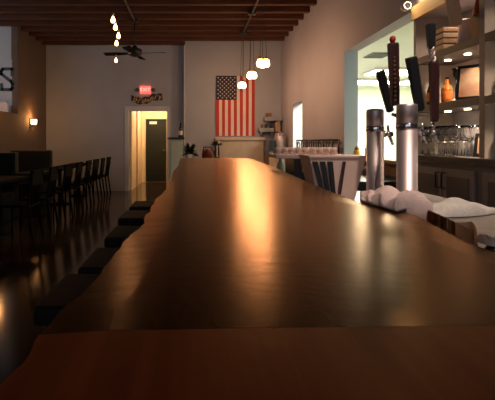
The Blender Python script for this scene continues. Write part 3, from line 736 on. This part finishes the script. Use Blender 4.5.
# string of bare bulbs
blist = [(113,20,5.8),(115.5,27.5,6.2),(118.5,36,6.65),(116.5,43.5,7.2),(116,60.5,8.6)]
labs = ['topmost bare bulb of the hanging line','second bare bulb from the top of the line','third bare bulb, farthest right of the line','fourth bare bulb from the top','lowest bare bulb, left of the ceiling fan']
b0 = None
for (px, py, dd), lb in zip(blist, labs):
    p = pt(px,py,dd)
    if b0 is None:
        b0 = thing('hanging_bulb', lb, 'bulb', p, 0, 'bare bulbs hanging on cords')
        MB().lathe([(.010,.052),(.014,.04),(.027,.01),(.030,-.010),(.023,-.030),(.008,-.038)], n=14).build('bulb','bulb',b0)
        MB().lathe([(.014,.049),(.015,.105),(.008,.12)], n=10).build('socket','brass',b0)
        MB().tube([(0,0,.115),(0,0,3.72-p.z)], .004, 5).build('cord','blackm',b0)
    else: dup(b0, p, 0, lb)
    lamp('bulb_light','POINT',(p.x,p.y,p.z-.09), .8, WARM, .04)

# ================================================================ LEFT SIDE
# banner with S
bn = thing('wall_banner', 'white banner with large dark block letter S on the alcove wall', 'banner', (-4.4, 9.32, 2.5))
B(-1.6,.49,-.02,-.001,-.45,.55,.002).build('banner_sheet','banner',bn)
def sp_(px, py): q = pt(px,py,9.3); return (q.x+4.4, q.z-2.5)
path = [(12.2,75),(12.2,69),(3,69),(1,71.5),(1.5,74),(11,81.5),(12.8,84),(12.4,88),(11,89.6),(2,89.6),(1.6,84.5)]
w = MB(); hw = .032
for (a, b) in zip(path, path[1:]):
    A_, B_ = Vector(sp_(*a)), Vector(sp_(*b)); dv = (B_-A_).normalized(); nn = Vector((-dv.y, dv.x))*hw; e_ = dv*hw*.8
    w.prism([tuple(A_-e_+nn), tuple(B_+e_+nn), tuple(B_+e_-nn), tuple(A_-e_-nn)], -.032, -.0205)
w.build('letter','teal',bn)
tag(MB().prism([(-.34,0),(0,0),(.0,.17),(-.03,.22),(-.34,.2)], -.02, .02).build('white_board','paper',None,(-3.83,8.9,1.871)), 'small white board standing on the low left wall', 'board')
# sconces
scn = thing('wall_sconce', 'lit wall sconce on the tan left wall', 'sconce', (XL, 10.0, 1.73), 0, None)
B(0,.02,-.05,.05,-.14,.08,.005).build('back_plate','blackm',scn); MB().tube([(.02,0,-.10),(.075,0,-.10),(.075,0,-.06)], .012).build('arm','blackm',scn)
MB().lathe([(.045,-.06),(.06,-.04),(.066,.05),(.055,.05)], (.09,0,0), 18).build('shade','sconce',scn)
dup(scn, (XL, 8.04, 1.80), 0, 'second lit wall sconce nearer the camera, reflected in the floor')
lamp('sconce_light','POINT',(XL+.16,10.0,1.84), 4.5, (1,.42,.13), .05); lamp('sconce_light','POINT',(XL+.16,8.04,1.91), 4.5, (1,.42,.13), .05)
# booths
bt = thing('booth_bench', 'dark high-backed booth bench nearest the back wall', 'booth', (-3.36, 8.95, 0), 0, 'dark booth benches by the left wall')
B(-.42,.42,-.08,.08,0,1.09,.04).build('backrest','darkgreen',bt); B(-.42,.42,-.55,-.08,0,.46,.03).build('seat','darkgreen',bt)
dup(bt, (-3.36,7.2,0), 0, 'dark high-backed booth bench nearer the camera')
# tables and chairs
ch = thing('dining_chair', 'x', 'chair', (-2.2,10.2,0), 0, 'dark dining chairs along the left side')
B(-.2,.2,-.2,.2,.43,.46,.008).build('seat','chair',ch)
for sx in (-1,1): MB().tube([(sx*.17,-.17,.43),(sx*.18,-.18,0)], .016).build('leg','chair',ch); MB().tube([(sx*.18,.24,0),(sx*.175,.18,.45),(sx*.17,.24,.9)], .017).build('rear_leg','chair',ch)
w = MB(); w.box(-.18,.18,.21,.24,.70,.90,.006)
w.build('backrest','chair',ch)
for xx in (-.12,-.06,0,.06,.12): MB().tube([(xx,.195,.46),(xx,.23,.8)], .011,6).build('slat','chair',ch)
tb = thing('dining_table', 'x', 'table', (-2.75,9.9,0), 0, 'dark dining tables along the left side')
B(-.22,.215,-.58,.58,.71,.75,.006).build('table_top','chair',tb); MB().lathe([(.20,0),(.19,.02),(.04,.04),(.035,.71)], n=18).build('pedestal','chair',tb)
tl = ['dark rectangular dining table closest to the back wall','dark rectangular dining table beside the far booth','dark rectangular dining table beside the near booth','dark rectangular dining table nearest the camera']
nth = ['closest to the back wall','second from the back wall','third from the back wall','fourth from the back wall','fourth from the near end','third from the near end','second from the near end','nearest the camera']
for i, y_ in enumerate((10.05, 8.72, 7.38, 5.95)):
    if i == 0: tb.location = (-2.70, y_, 0); q = tb
    else: q = dup(tb, (-2.70, y_, 0))
    q['label'] = tl[i]
    for j in (0, 1):
        k = i*2+j; l_ = 'dark slat-backed dining chair in the row on the left, ' + nth[k]; p_ = (-2.265, y_+(.33 if j == 0 else -.33), 0); rz = -pi/2 + .05*sin(k*2.3)
        if k == 0: ch.location = p_; ch.rotation_euler = (0,0,rz); ch['label'] = l_
        else: dup(ch, p_, rz, l_)
